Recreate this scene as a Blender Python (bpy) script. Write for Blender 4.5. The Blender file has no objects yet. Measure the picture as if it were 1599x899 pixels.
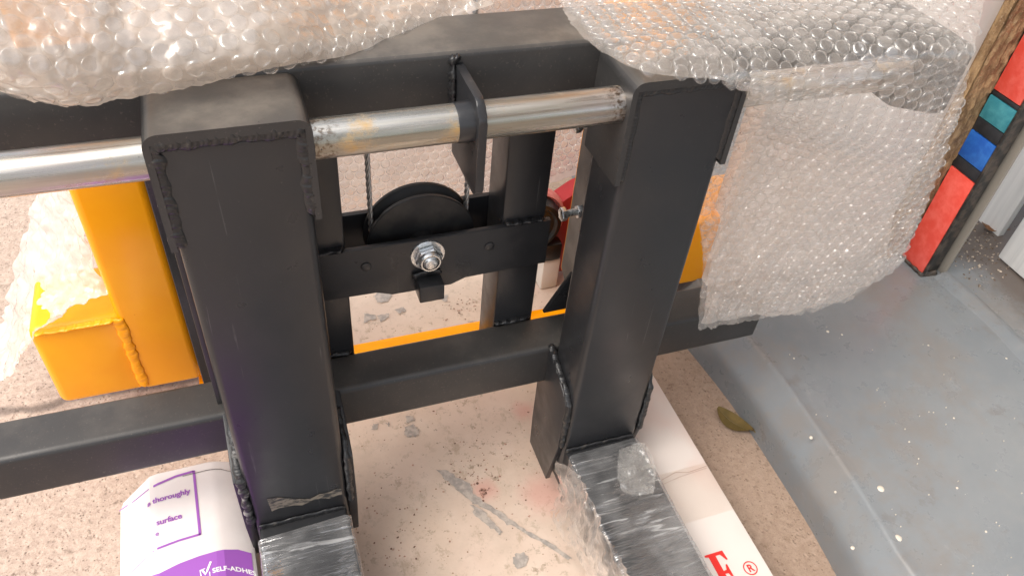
import bpy, bmesh, math, random
from mathutils import Vector, Matrix, noise
random.seed(7)
sc = bpy.context.scene
COL = sc.collection
R = math.radians

# ---------------------------------------------------------------- camera
CX = Vector((0.94249, -0.32508, 0.07769))     # camera right, in world axes
CD = Vector((-0.17030, -0.66707, -0.72527))   # camera down
CF = Vector((0.28759, 0.67033, -0.68407))     # camera forward
CP = Vector((0.0, -0.6, 1.13))
FPX = 1232.8
cam_d = bpy.data.cameras.new('camera'); cam = bpy.data.objects.new('camera', cam_d); COL.objects.link(cam)
m = Matrix.Identity(4)
for i in range(3):
    m[i][0] = CX[i]; m[i][1] = -CD[i]; m[i][2] = -CF[i]; m[i][3] = CP[i]
cam.matrix_world = m
cam_d.sensor_width = 36; cam_d.lens = FPX/1599*36
cam_d.clip_start = .02; cam_d.clip_end = 200
sc.camera = cam

# ---------------------------------------------------------------- light
SUN_EL, SUN_AZ = R(58), math.atan2(-.95, -.22)       # from the open side, on the left
w = bpy.data.worlds.new('World'); sc.world = w; w.use_nodes = True
nt = w.node_tree; bg = nt.nodes['Background']
sky = nt.nodes.new('ShaderNodeTexSky'); sky.sky_type = 'NISHITA'; sky.sun_disc = False
sky.sun_elevation = SUN_EL; sky.sun_rotation = SUN_AZ
sky.air_density = 1.0; sky.dust_density = 4.0; sky.ozone_density = 1.0
# hazy bright sky: most of the blue is lost in cloud
hs = nt.nodes.new('ShaderNodeHueSaturation'); hs.inputs['Saturation'].default_value = .42
tm = nt.nodes.new('ShaderNodeMix'); tm.data_type = 'RGBA'; tm.blend_type = 'MULTIPLY'; tm.inputs['Factor'].default_value = 1
tm.inputs[7].default_value = (.985, .97, .94, 1)
nt.links.new(sky.outputs[0], hs.inputs['Color']); nt.links.new(hs.outputs[0], tm.inputs[6])
nt.links.new(tm.outputs[2], bg.inputs[0]); bg.inputs[1].default_value = .15
sun_d = bpy.data.lights.new('sun', 'SUN'); sun = bpy.data.objects.new('sun', sun_d); COL.objects.link(sun)
sun_d.energy = .95; sun_d.angle = R(40); sun_d.color = (1, .94, .86)
sd = Vector((math.sin(SUN_AZ)*math.cos(SUN_EL), math.cos(SUN_AZ)*math.cos(SUN_EL), math.sin(SUN_EL)))
sun.rotation_euler = sd.to_track_quat('Z', 'Y').to_euler()
sc.view_settings.view_transform = 'Standard'; sc.view_settings.look = 'None'
sc.view_settings.exposure = 1.05; sc.view_settings.gamma = 1
sc.cycles.transparent_max_bounces = 24; sc.cycles.max_bounces = 10

# ---------------------------------------------------------------- helpers
def on(u, v, ax, val):
    "the place in the yard that lies on the plane ax = val along the sight line of photo pixel u, v"
    r = CX*(u-800) + CD*(v-450) + CF*FPX
    a = 'XYZ'.index(ax)
    return CP + r*((val-CP[a])/r[a])

def link(name, me, mat=None, parent=None):
    o = bpy.data.objects.new(name, me); COL.objects.link(o)
    if mat is not None and not me.materials: me.materials.append(mat)
    if parent is not None: o.parent = parent
    return o

def tag(o, label=None, cat=None, group=None, kind=None):
    if label: o['label'] = label
    if cat: o['category'] = cat
    if group: o['group'] = group
    if kind: o['kind'] = kind
    return o

def empty(name, loc=(0, 0, 0)):
    o = bpy.data.objects.new(name, None); COL.objects.link(o); o.location = loc; o.empty_display_size = .05
    return o

def finish(name, bm, mat, parent=None, smooth=35, loc=None):
    bmesh.ops.recalc_face_normals(bm, faces=bm.faces[:])
    me = bpy.data.meshes.new(name); bm.to_mesh(me); bm.free()
    if smooth:
        me.polygons.foreach_set('use_smooth', [True]*len(me.polygons))
        me.set_sharp_from_angle(angle=R(smooth))
    o = link(name, me, mat, parent)
    if parent is not None and parent.type == 'EMPTY':
        o.location = -parent.location
    return o

def add_box(bm, x0, x1, y0, y1, z0, z1, bev=0., seg=3, axis=None):
    r = bmesh.ops.create_cube(bm, size=1)
    vs = r['verts']
    for v in vs:
        v.co = Vector((x0+(v.co.x+.5)*(x1-x0), y0+(v.co.y+.5)*(y1-y0), z0+(v.co.z+.5)*(z1-z0)))
    if bev:
        es = set(e for v in vs for e in v.link_edges)
        if axis is not None:      # only the edges that run along one axis
            es = [e for e in es if abs((e.verts[0].co-e.verts[1].co).normalized()[axis]) > .9]
        bmesh.ops.bevel(bm, geom=list(es), offset=bev, segments=seg, profile=.5, affect='EDGES')

def box(name, mat, x0, x1, y0, y1, z0, z1, bev=.0015, seg=2, parent=None, axis=None):
    bm = bmesh.new(); add_box(bm, x0, x1, y0, y1, z0, z1, bev, seg, axis)
    return finish(name, bm, mat, parent)

def add_prism(bm, pts, ax, a, b, bev=0., seg=2):
    "polygon in the plane across axis ax, swept from a to b"
    k = 'XYZ'.index(ax)
    def mk(p, t):
        q = [p[0], p[1]]; q.insert(k, t); return bm.verts.new(q)
    A = [mk(p, a) for p in pts]; B = [mk(p, b) for p in pts]
    fs = [bm.faces.new(A), bm.faces.new(B[::-1])]
    n = len(pts)
    for i in range(n):
        fs.append(bm.faces.new((A[i], B[i], B[(i+1) % n], A[(i+1) % n])))
    if bev:
        es = set(e for f in fs[:2] for e in f.edges)
        bmesh.ops.bevel(bm, geom=list(es), offset=bev, segments=seg, profile=.5, affect='EDGES')

def prism(name, mat, pts, ax, a, b, bev=.001, parent=None, seg=2):
    bm = bmesh.new(); add_prism(bm, pts, ax, a, b, bev, seg)
    return finish(name, bm, mat, parent)

def rounded(pts, rad, n=4):
    "polygon with rounded corners: rad is one number or one per corner"
    out = []
    N = len(pts)
    for i, p in enumerate(pts):
        r = rad[i] if isinstance(rad, (list, tuple)) else rad
        p = Vector(p); a = Vector(pts[i-1]); b = Vector(pts[(i+1) % N])
        if r <= 0: out.append(tuple(p)); continue
        da = (a-p).normalized(); db = (b-p).normalized()
        for k in range(n+1):
            t = k/n
            q = (p+da*r)*(1-t)**2 + p*2*t*(1-t) + (p+db*r)*t**2
            out.append(tuple(q))
    return out

def add_tube(bm, pts, r, seg=12, cap=True):
    pts = [Vector(p) for p in pts]; rings = []
    up = None
    for i, p in enumerate(pts):
        d = (pts[min(i+1, len(pts)-1)] - pts[max(i-1, 0)]).normalized()
        if up is None:
            up = d.orthogonal().normalized()
        up = (up - d*up.dot(d)).normalized(); s = d.cross(up)
        rr = r[i] if isinstance(r, (list, tuple)) else r
        rings.append([bm.verts.new(p + (up*math.cos(2*math.pi*k/seg) + s*math.sin(2*math.pi*k/seg))*rr) for k in range(seg)])
    for a, b in zip(rings, rings[1:]):
        for k in range(seg):
            bm.faces.new((a[k], a[(k+1) % seg], b[(k+1) % seg], b[k]))
    if cap:
        bm.faces.new(rings[0][::-1]); bm.faces.new(rings[-1])

def add_lathe(bm, c, ax, prof, seg=32):
    "profile of (distance along ax, radius) turned about ax through c"
    ax = Vector(ax).normalized(); e1 = ax.orthogonal().normalized(); e2 = ax.cross(e1); c = Vector(c)
    rings = []
    for d, r in prof:
        if r <= 1e-6: rings.append([bm.verts.new(c+ax*d)])
        else: rings.append([bm.verts.new(c+ax*d+(e1*math.cos(2*math.pi*k/seg)+e2*math.sin(2*math.pi*k/seg))*r) for k in range(seg)])
    for a, b in zip(rings, rings[1:]):
        for k in range(seg):
            k2 = (k+1) % seg
            if len(a) == 1 and len(b) == 1: continue
            if len(a) == 1: bm.faces.new((a[0], b[k], b[k2]))
            elif len(b) == 1: bm.faces.new((a[k], b[0], a[k2]))
            else: bm.faces.new((a[k], b[k], b[k2], a[k2]))

def lathe(name, mat, c, ax, prof, seg=32, parent=None, smooth=35):
    bm = bmesh.new(); add_lathe(bm, c, ax, prof, seg)
    return finish(name, bm, mat, parent, smooth)

def weld(pts, r=.004, parent=None, mat=None, jit=.16, flat=1, q=.5):
    "a fused, rippled weld bead; flat is the axis along which it is pressed to the plate"
    pts = [Vector(p) for p in pts]; P = []
    for a, b in zip(pts, pts[1:]):
        n = max(2, int((b-a).length/.0011)); P += [a.lerp(b, i/n) for i in range(n)]
    P.append(pts[-1])
    bm = bmesh.new(); rings = []; ph = random.uniform(0, 9); seg = 12
    ax = Vector([1.0 if i == flat else 0.0 for i in range(3)])
    for i, p in enumerate(P):
        d = (P[min(i+1, len(P)-1)]-P[max(i-1, 0)]).normalized()
        n_ = (ax-d*ax.dot(d)); n_ = n_.normalized() if n_.length > 1e-3 else d.orthogonal().normalized()
        t = d.cross(n_); L = i*.0011
        w_ = r*(1+jit*2.0*noise.noise((L*90, ph, 0)))
        h_ = r*q*(1+jit*3.0*noise.noise((L*150, ph, 5))+.10*math.sin(L/(r*.8)*6.283+1.5*noise.noise((L*200, ph, 2))))
        e_ = min(1, (min(i, len(P)-1-i)+.4)/3.0)**.5
        off = t*(r*.30*noise.noise((L*60, ph, 8)))
        ring = []
        for k_ in range(seg):
            a_ = 6.2832*k_/seg; lag = -.55*r*(math.cos(a_)**2)      # chevron ripples
            ring.append(bm.verts.new(p+off+d*lag+(t*math.cos(a_)*w_*1.15+n_*math.sin(a_)*h_)*e_*(1+.05*noise.noise((L*400, a_*2, ph)))))
        rings.append(ring)
    for a, b in zip(rings, rings[1:]):
        for k_ in range(seg): bm.faces.new((a[k_], a[(k_+1) % seg], b[(k_+1) % seg], b[k_]))
    bm.faces.new(rings[0][::-1]); bm.faces.new(rings[-1])
    # a little spatter beside the run
    for _ in range(max(1, len(P)//22)):
        c = random.choice(P)+Vector([random.gauss(0, r*1.3) if i != flat else 0 for i in range(3)])
        bmesh.ops.create_icosphere(bm, subdivisions=1, radius=random.uniform(.0004, .0010), matrix=Matrix.Translation(c))
    return finish('weld_bead', bm, mat or M_['weld'], parent, smooth=180)

# ---------------------------------------------------------------- materials
M_ = {}
class NT:
    def __init__(s, name):
        s.mat = bpy.data.materials.new(name); s.mat.use_nodes = True
        s.t = s.mat.node_tree; s.n = s.t.nodes; s.bsdf = s.n['Principled BSDF']; s.out = s.n['Material Output']
        s.co = s.n.new('ShaderNodeTexCoord').outputs['Object']
    def L(s, a, b): s.t.links.new(a, b)
    def setv(s, inp, v):
        if hasattr(v, 'links'): s.L(v, inp)
        elif isinstance(v, (tuple, list)) and len(v) == 3 and inp.type == 'RGBA': inp.default_value = (*v, 1)
        else: inp.default_value = v
    def P(s, **k):
        for a, v in k.items(): s.setv(s.bsdf.inputs[a.replace('_', ' ')], v)
    def noise(s, scale, detail=4, rough=.55, stretch=None, dist=0., off=(0, 0, 0)):
        co = s.co
        mp = s.n.new('ShaderNodeMapping'); s.L(co, mp.inputs[0]); mp.inputs['Location'].default_value = off
        if stretch: mp.inputs['Scale'].default_value = stretch
        n = s.n.new('ShaderNodeTexNoise'); s.L(mp.outputs[0], n.inputs['Vector'])
        n.inputs['Scale'].default_value = scale; n.inputs['Detail'].default_value = detail
        n.inputs['Roughness'].default_value = rough; n.inputs['Distortion'].default_value = dist
        return n.outputs['Fac']
    def voro(s, scale, feature='F1', rnd=1.):
        n = s.n.new('ShaderNodeTexVoronoi'); s.L(s.co, n.inputs['Vector']); n.feature = feature
        n.inputs['Scale'].default_value = scale; n.inputs['Randomness'].default_value = rnd
        return n.outputs['Distance']
    def ramp(s, f, a, b, va=0., vb=1.):
        n = s.n.new('ShaderNodeMapRange'); s.L(f, n.inputs[0]); n.interpolation_type = 'SMOOTHSTEP'
        for i, v in enumerate((a, b, va, vb)): n.inputs[i+1].default_value = v
        return n.outputs[0]
    def math(s, op, a, b=0.):
        n = s.n.new('ShaderNodeMath'); n.operation = op; s.setv(n.inputs[0], a); s.setv(n.inputs[1], b); return n.outputs[0]
    def mix(s, f, a, b):
        n = s.n.new('ShaderNodeMix'); n.data_type = 'RGBA'
        s.setv(n.inputs['Factor'], f); s.setv(n.inputs[6], a if hasattr(a, 'links') else (*a, 1) if len(a) == 3 else a)
        s.setv(n.inputs[7], b if hasattr(b, 'links') else (*b, 1) if len(b) == 3 else b)
        return n.outputs[2]
    def bump(s, f, strength=.3, dist=.001):
        n = s.n.new('ShaderNodeBump'); s.L(f, n.inputs['Height']); n.inputs['Strength'].default_value = strength
        n.inputs['Distance'].default_value = dist; return n.outputs[0]
    def sep(s):
        n = s.n.new('ShaderNodeSeparateXYZ'); s.L(s.co, n.inputs[0]); return n.outputs
    def shader(s, kind, **k):
        n = s.n.new('ShaderNodeBsdf'+kind)
        for a, v in k.items(): s.setv(n.inputs[a.replace('_', ' ')], v)
        return n.outputs[0]
    def mixs(s, f, a, b):
        n = s.n.new('ShaderNodeMixShader'); s.setv(n.inputs[0], f); s.L(a, n.inputs[1]); s.L(b, n.inputs[2]); return n.outputs[0]

# black satin paint with fine dust and rub marks
k = NT('black_paint')
d1 = k.ramp(k.noise(14, 6, .65), .5, .78); d2 = k.ramp(k.noise(260, 3, .6), .66, .74)
c = k.mix(k.math('MULTIPLY', d1, .16), (.0185, .019, .021), (.05, .045, .041))
scr = k.math('MULTIPLY', k.ramp(k.noise(130, 2, .5, (1, 1, .03), 1.2), .70, .73), k.ramp(k.noise(12, 3, off=(7, 1, 2)), .52, .62))
c = k.mix(k.math('MULTIPLY', scr, .3), c, (.15, .145, .14))
c = k.mix(k.math('MULTIPLY', d2, .35), c, (.12, .11, .1))
k.P(Base_Color=c, Roughness=k.ramp(k.noise(22, 5), .3, .7, .27, .42), Specular_IOR_Level=.5,
    Normal=k.bump(k.math('ADD', k.noise(420, 3), k.math('MULTIPLY', k.noise(90, 2), 1.2)), .12, .0006)); M_['black'] = k.mat
k = NT('dusty_lit_top_black_paint')     # crossbar and beam: dust, with upward faces coloured lighter as if catching the sky
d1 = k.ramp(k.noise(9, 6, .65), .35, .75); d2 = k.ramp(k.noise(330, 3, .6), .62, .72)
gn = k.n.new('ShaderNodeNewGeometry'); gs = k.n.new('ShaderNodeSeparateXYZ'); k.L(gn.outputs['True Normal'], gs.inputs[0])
lit_top = k.ramp(gs.outputs[2], .5, .95, .12, 1.)  # brightness of upward faces, put into the dust colour
c = k.mix(k.math('MULTIPLY', k.ramp(d1, 0, 1, .35, .95), lit_top), (.022, .022, .023), (.150, .132, .112))
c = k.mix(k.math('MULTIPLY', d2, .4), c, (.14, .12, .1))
k.P(Base_Color=c, Roughness=k.ramp(k.noise(22, 5), .3, .7, .36, .5), Normal=k.bump(k.noise(380, 3), .15, .0006)); M_['dusty_lit'] = k.mat
k = NT('weld_paint')
k.P(Base_Color=k.mix(k.ramp(k.noise(120, 3), .58, .75), (.016, .016, .017), (.06, .056, .05)), Roughness=.3, Normal=k.bump(k.noise(500, 3), .3, .0008)); M_['weld'] = k.mat
k = NT('scraped_weld')
k.P(Base_Color=k.mix(k.ramp(k.noise(90, 4), .5, .7), (.02, .02, .021), (.22, .21, .2)), Roughness=.4, Normal=k.bump(k.noise(300, 4), .5, .001)); M_['weld2'] = k.mat
M_['dusty_lit2'] = M_['dusty_lit'].copy(); M_['dusty_lit2'].name = 'lightly_dusty_lit_top_paint'  # copy with less dust and weaker painted light on its top faces
for n_ in M_['dusty_lit2'].node_tree.nodes:
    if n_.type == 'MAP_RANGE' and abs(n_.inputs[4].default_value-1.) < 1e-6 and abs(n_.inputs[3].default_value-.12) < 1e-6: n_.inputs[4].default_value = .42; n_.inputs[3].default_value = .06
# zinc plated bar
k = NT('plated_steel_bar')
st = k.noise(60, 5, .6, (.04, 1, 1)); st2 = k.noise(190, 3, .6, (.03, 1, 1), off=(3, 1, 0))
rust = k.ramp(k.noise(17, 6, .68, off=(.3, 0, .2)), .53, .70)
x, y, z = k.sep()
endl = k.math('MAXIMUM', k.ramp(k.math('ABSOLUTE', k.math('SUBTRACT', x, .357)), .004, .02, 1, 0), k.ramp(k.math('ABSOLUTE', k.math('SUBTRACT', x, .066)), .004, .02, .9, 0))
under = k.ramp(z, .716, .709)                      # rust creeping along the underside seam
spots = k.ramp(k.noise(210, 4, .7), .47, .62)
base = k.mix(k.ramp(st, .35, .65), (.32, .30, .25), (.58, .56, .51))
base = k.mix(k.math('MULTIPLY', k.ramp(k.noise(7, 3, .5, (.5, 1, 1)), .45, .7), .35), base, (.44, .34, .42))
base = k.mix(k.math('MULTIPLY', rust, .8), base, (.46, .28, .09))
base = k.mix(k.math('MULTIPLY', k.math('MULTIPLY', under, k.ramp(k.noise(30, 4), .35, .6)), .7), base, (.26, .16, .06))
base = k.mix(k.math('MULTIPLY', endl, k.math('MULTIPLY', spots, .85)), base, (.11, .065, .035))
k.P(Base_Color=base, Metallic=k.math('SUBTRACT', .92, k.math('MULTIPLY', rust, .6)), Roughness=k.ramp(st2, .3, .7, .2, .42), Normal=k.bump(st2, .25, .0004)); M_['bar'] = k.mat
k = NT('zinc_bolt'); k.P(Base_Color=k.mix(k.noise(120, 3), (.55, .58, .60), (.76, .77, .76)), Metallic=.95, Roughness=k.ramp(k.noise(200, 3), .3, .7, .2, .4)); M_['zinc'] = k.mat
k = NT('cable_steel'); k.P(Base_Color=(.42, .41, .40), Metallic=.8, Roughness=.36); M_['cable'] = k.mat
k = NT('orange_paint')
k.P(Base_Color=k.mix(k.ramp(k.noise(10, 4), .3, .7), (.97, .355, .002), (1.0, .40, .003)), Roughness=.27, Coat_Weight=.12, Coat_Roughness=.1, Specular_IOR_Level=.35, Normal=k.bump(k.noise(55, 3), .12, .001)); M_['orange'] = k.mat
k = NT('black_plastic'); k.P(Base_Color=(.012, .012, .013), Roughness=.35); M_['rubber'] = k.mat
k = NT('black_pulley'); k.P(Base_Color=k.mix(k.ramp(k.noise(40, 4), .4, .7), (.014, .014, .015), (.03, .028, .026)), Roughness=.48, Normal=k.bump(k.noise(300, 2), .1, .0005)); M_['pulley'] = k.mat
k = NT('red_plastic'); k.P(Base_Color=k.mix(k.noise(12, 3), (.30, .018, .024), (.42, .035, .04)), Roughness=.35); M_['red'] = k.mat
k = NT('pink_rim'); k.P(Base_Color=(.60, .20, .18), Roughness=.4); M_['pink'] = k.mat
k = NT('white_plastic'); k.P(Base_Color=(.72, .68, .62), Roughness=.45); M_['whitep'] = k.mat
# coarse concrete
k = NT('coarse_concrete')
n1 = k.noise(5, 6, .6); n2 = k.noise(85, 6, .7); n3 = k.noise(330, 4, .7); pit = k.ramp(k.voro(95), .10, .32)
c = k.mix(k.ramp(n1, .3, .7), (.36, .27, .215), (.43, .335, .275))
c = k.mix(k.ramp(n2, .35, .7), c, (.53, .42, .345)); c = k.mix(k.math('MULTIPLY', k.ramp(n3, .52, .72), .7), c, (.15, .11, .085))
c = k.mix(k.math('MULTIPLY', k.ramp(k.noise(48, 5, .7, off=(5, 2, 0)), .56, .68), .7), c, (.15, .105, .078))
x, y, z = k.sep()
crk = k.math('ABSOLUTE', k.math('SUBTRACT', k.math('ADD', y, k.math('MULTIPLY', k.noise(7, 4), .08)), .47))
c = k.mix(k.math('MULTIPLY', k.ramp(crk, .002, .014, 1, 0), .7), c, (.09, .07, .06))     # dirty joint across the slab
pm = k.math('MULTIPLY', k.ramp(k.voro(130), .24, .10), k.ramp(k.noise(60, 3), .44, .54))
c = k.mix(k.math('MULTIPLY', pm, .85), c, (.085, .06, .045))
soil = k.math('MULTIPLY', k.ramp(k.math('ADD', x, k.math('MULTIPLY', k.noise(12, 4), .10)), .60, .72), .55)
c = k.mix(soil, c, (.21, .135, .085))
hgt = k.math('ADD', k.math('MULTIPLY', n2, .7), k.math('MULTIPLY', pit, .45))
k.P(Base_Color=c, Roughness=.9, Normal=k.bump(hgt, .75, .004)); M_['concrete'] = k.mat
# painted beige floor: scuffed, speckled
k = NT('worn_beige_paint')
n1 = k.noise(3.2, 4); n2 = k.noise(26, 6, .65); n3 = k.noise(110, 5, .7); n4 = k.noise(60, 5, .75, off=(4, 1, 0))
c = k.mix(k.ramp(n1, .3, .7), (.57, .455, .36), (.60, .465, .385))
c = k.mix(k.math('MULTIPLY', k.ramp(n2, .42, .72), .35), c, (.66, .55, .45))
clump = k.ramp(k.noise(9, 4, .6, off=(1.3, .4, 0)), .45, .68)
c = k.mix(k.math('MULTIPLY', k.ramp(n4, .55, .63), k.math('ADD', .18, k.math('MULTIPLY', clump, .62))), c, (.27, .21, .145))
c = k.mix(k.math('MULTIPLY', k.ramp(k.noise(30, 7, .8, (1, .6, 1), off=(8, 3, 0)), .54, .66), .6), c, (.37, .285, .205))
c = k.mix(k.math('MULTIPLY', k.ramp(k.noise(6, 6, .7, off=(2, 8, 0)), .50, .70), .35), c, (.42, .345, .265))
c = k.mix(k.math('MULTIPLY', k.ramp(n3, .63, .68), .7), c, (.19, .14, .10))
c = k.mix(k.math('MULTIPLY', k.ramp(k.voro(62), .10, .06), k.ramp(k.noise(31, 2), .42, .50)), c, (.25, .15, .09))
for px, py, pr in ((757, 765, .030), (815, 640, .03), (850, 770, .06)):
    q = on(px, py, 'Z', .004)
    dn = k.n.new('ShaderNodeVectorMath'); dn.operation = 'DISTANCE'; k.L(k.co, dn.inputs[0]); dn.inputs[1].default_value = q
    dd = k.math('ADD', dn.outputs['Value'], k.math('MULTIPLY', k.math('SUBTRACT', n2, .5), .03))
    c = k.mix(k.math('MULTIPLY', k.ramp(dd, pr*.15, pr, 1, 0), .38), c, (.60, .22, .19))     # red spray marks
k.P(Base_Color=c, Roughness=k.ramp(n2, .3, .7, .36, .55), Normal=k.bump(k.math('ADD', n3, n2), .1, .0015)); M_['beige'] = k.mat
k = NT('bare_grey_patch'); k.P(Base_Color=k.mix(k.ramp(k.noise(120, 5), .35, .65), (.29, .26, .235), (.44, .38, .33)), Roughness=.6); M_['chip'] = k.mat
k = NT('rust_blister'); k.P(Base_Color=k.mix(k.ramp(k.noise(260, 4), .4, .6), (.12, .07, .05), (.45, .26, .2)), Roughness=.8); M_['blister'] = k.mat
# grey step paint
k = NT('grey_floor_paint')
n1 = k.noise(3, 5, .6); n2 = k.noise(18, 5, .65); n3 = k.noise(300, 3)
c = k.mix(k.ramp(n1, .3, .7), (.16, .178, .195), (.205, .218, .228)); c = k.mix(k.math('MULTIPLY', k.ramp(n2, .5, .8), .5), c, (.24, .238, .232))
c = k.mix(k.math('MULTIPLY', k.ramp(k.noise(5.5, 6, .75, off=(2, 3, 0)), .48, .68), .6), c, (.20, .178, .16))
c = k.mix(k.math('MULTIPLY', k.ramp(k.noise(28, 6, .8, (1, .25, 1), off=(6, 0, 0)), .60, .70), .45), c, (.30, .30, .295))
c = k.mix(k.math('MULTIPLY', k.ramp(k.noise(11, 6, .75, off=(9, 5, 0)), .60, .66), .5), c, (.155, .145, .14))
x, y, z = k.sep()
dirt = k.math('MULTIPLY', k.ramp(k.math('ADD', x, k.math('MULTIPLY', k.noise(16, 5, .7), .16)), 1.42, 1.50), .85)
c = k.mix(dirt, c, (.10, .075, .06))
c = k.mix(k.math('MULTIPLY', k.ramp(k.voro(90), .07, .035), k.ramp(k.noise(40, 1), .62, .65)), c, (.72, .70, .66))
c = k.mix(k.math('MULTIPLY', k.ramp(k.voro(24), .04, .02), k.ramp(k.noise(21, 1, off=(1, 4, 0)), .52, .55)), c, (.1, .08, .07))
k.P(Base_Color=c, Roughness=k.ramp(n2, .3, .7, .24, .42), Normal=k.bump(k.math('ADD', n2, k.math('MULTIPLY', n3, .25)), .16, .002)); M_['step'] = k.mat
k = NT('dried_paint_drop'); k.P(Base_Color=(.60, .54, .46), Roughness=.5); M_['drop'] = k.mat
# walls and pillar
k = NT('white_wall'); k.P(Base_Color=k.mix(k.ramp(k.noise(4, 4), .3, .7), (.78, .72, .68), (.82, .77, .73)), Roughness=.5); M_['wall'] = k.mat
k = NT('white_board')
g = k.noise(50, 4, .6, (1, 1, .04))
k.P(Base_Color=k.mix(k.ramp(g, .35, .7), (.66, .66, .65), (.78, .775, .76)), Roughness=.55, Normal=k.bump(g, .4, .002)); M_['board'] = k.mat
k = NT('rough_chipboard')
g = k.noise(70, 6, .75, (1, 1, .35)); g2 = k.noise(240, 4, .7)
c = k.mix(k.ramp(g, .35, .65), (.18, .10, .045), (.46, .30, .155)); c = k.mix(k.math('MULTIPLY', k.ramp(g2, .55, .7), .6), c, (.58, .45, .30))
k.P(Base_Color=c, Roughness=.9, Normal=k.bump(k.math('ADD', g, g2), .8, .004)); M_['chipboard'] = k.mat
def tile(name, a, b):
    k = NT(name); g = k.noise(45, 5, .65); k.P(Base_Color=k.mix(k.ramp(g, .35, .7), a, b), Roughness=.42, Normal=k.bump(k.noise(150, 3), .15, .001)); M_[name] = k.mat
tile('red_tile', (.74, .075, .05), (.82, .14, .11)); tile('teal_tile', (.03, .20, .25), (.07, .30, .34)); tile('blue_tile', (.01, .09, .40), (.03, .16, .52)); tile('dark_tile', (.014, .016, .02), (.03, .032, .036))
k = NT('dark_frame'); k.P(Base_Color=k.mix(k.ramp(k.noise(60, 5), .4, .65), (.018, .017, .016), (.09, .07, .055)), Roughness=.5, Normal=k.bump(k.noise(120, 4), .3, .001)); M_['frame'] = k.mat
k = NT('frame_edge'); k.P(Base_Color=(.30, .27, .23), Roughness=.5); M_['edge'] = k.mat
# cartons
k = NT('white_carton'); k.P(Base_Color=k.mix(k.ramp(k.noise(11, 4), .35, .7), (.70, .64, .62), (.78, .73, .71)), Roughness=.42, Normal=k.bump(k.noise(30, 4), .12, .002)); M_['carton'] = k.mat
k = NT('pinkish_carton'); 
pk = k.ramp(k.noise(7, 3, .5, off=(2, 0, 0)), .5, .72)
k.P(Base_Color=k.mix(k.math('MULTIPLY', pk, .5), (.68, .62, .58), (.66, .46, .40)), Roughness=.4, Normal=k.bump(k.noise(26, 4), .12, .002)); M_['carton2'] = k.mat
k = NT('purple_print'); k.P(Base_Color=(.31, .095, .43), Roughness=.42); M_['purple'] = k.mat
k = NT('white_print'); k.P(Base_Color=(.82, .8, .8), Roughness=.42); M_['wprint'] = k.mat
k = NT('red_print'); k.P(Base_Color=(.70, .025, .02), Roughness=.42); M_['rprint'] = k.mat
k = NT('carton_tape'); 
k.L(k.mixs(.07, k.shader('Transparent', Color=(.98, .96, .94)), k.shader('Glossy', Color=(.9, .85, .8), Roughness=.25)), k.out.inputs[0]); M_['tape'] = k.mat
k = NT('dry_leaf'); k.P(Base_Color=k.mix(k.ramp(k.noise(60, 4), .35, .65), (.10, .07, .018), (.15, .10, .028)), Roughness=.55); M_['leaf'] = k.mat
k = NT('brown_leaf'); k.P(Base_Color=k.mix(k.noise(60, 4), (.14, .06, .025), (.24, .12, .05)), Roughness=.6); M_['leaf2'] = k.mat

def film(name, opac, tint, rough=.12, edge=.5, nscale=30., gloss=1.0, streak=None, trans=.5, bumps=.3):
    "thin polythene: part clear, part milky, glossy, milkier where it is seen on edge"
    k = NT(name)
    lw = k.n.new('ShaderNodeLayerWeight'); lw.inputs[0].default_value = .45
    nb = k.noise(nscale, 5, .65) if streak is None else k.noise(nscale, 5, .7, streak)
    fac = k.math('ADD', k.math('MULTIPLY', lw.outputs['Facing'], edge), k.ramp(nb, .3, .7, opac-.12, opac+.12))
    fac = k.math('MINIMUM', k.math('MAXIMUM', fac, .02), .97)
    nrm = k.bump(nb, bumps, .003)
    body = k.mixs(trans, k.shader('Diffuse', Color=tint, Normal=nrm), k.shader('Translucent', Color=tint))
    base = k.mixs(fac, k.shader('Transparent', Color=(.97, .965, .96)), body)
    lf = k.n.new('ShaderNodeLayerWeight'); lf.inputs[0].default_value = .5; k.L(nrm, lf.inputs['Normal'])
    fr = k.math('ADD', .05, k.math('MULTIPLY', k.math('POWER', lf.outputs['Facing'], 4.), .5))
    g = k.shader('Glossy', Color=(1, 1, 1), Roughness=rough, Normal=nrm)
    k.L(k.mixs(k.math('MULTIPLY', fr, gloss), base, g), k.out.inputs[0])
    M_[name] = k.mat
film('wrap_sheet', .16, (.92, .88, .82), .08, .22, 30, 1.3, bumps=.25)
film('wrap_bubble', .02, (.96, .94, .91), .05, .30, 60, 1.8, trans=.5, bumps=.05)
film('inner_ply', .46, (.92, .86, .79), .12, .25, 45, 1.5, bumps=.6)
film('wrap_sheet_thick', .70, (.77, .68, .59), .12, .2, 30, 1.5, bumps=.5)
film('wrap_bubble_thick', .02, (.95, .92, .87), .05, .30, 60, 2.0, trans=.5, bumps=.05)
film('wrap_sheet_back', .85, (.80, .71, .65), .3, .1)
film('wrap_bubble_back', .06, (.98, .94, .90), .10, .65, 60, 2.6, bumps=.05)
film('crumpled_film', .55, (.93, .88, .84), .14, .3, 40, 1.6, bumps=.6)
film('patch_film', .16, (.92, .90, .86), .2, .4, 45, 1.4, bumps=.5)
film('clear_film', .01, (.93, .90, .87), .06, .22, 34, 2.6, bumps=.45)

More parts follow.
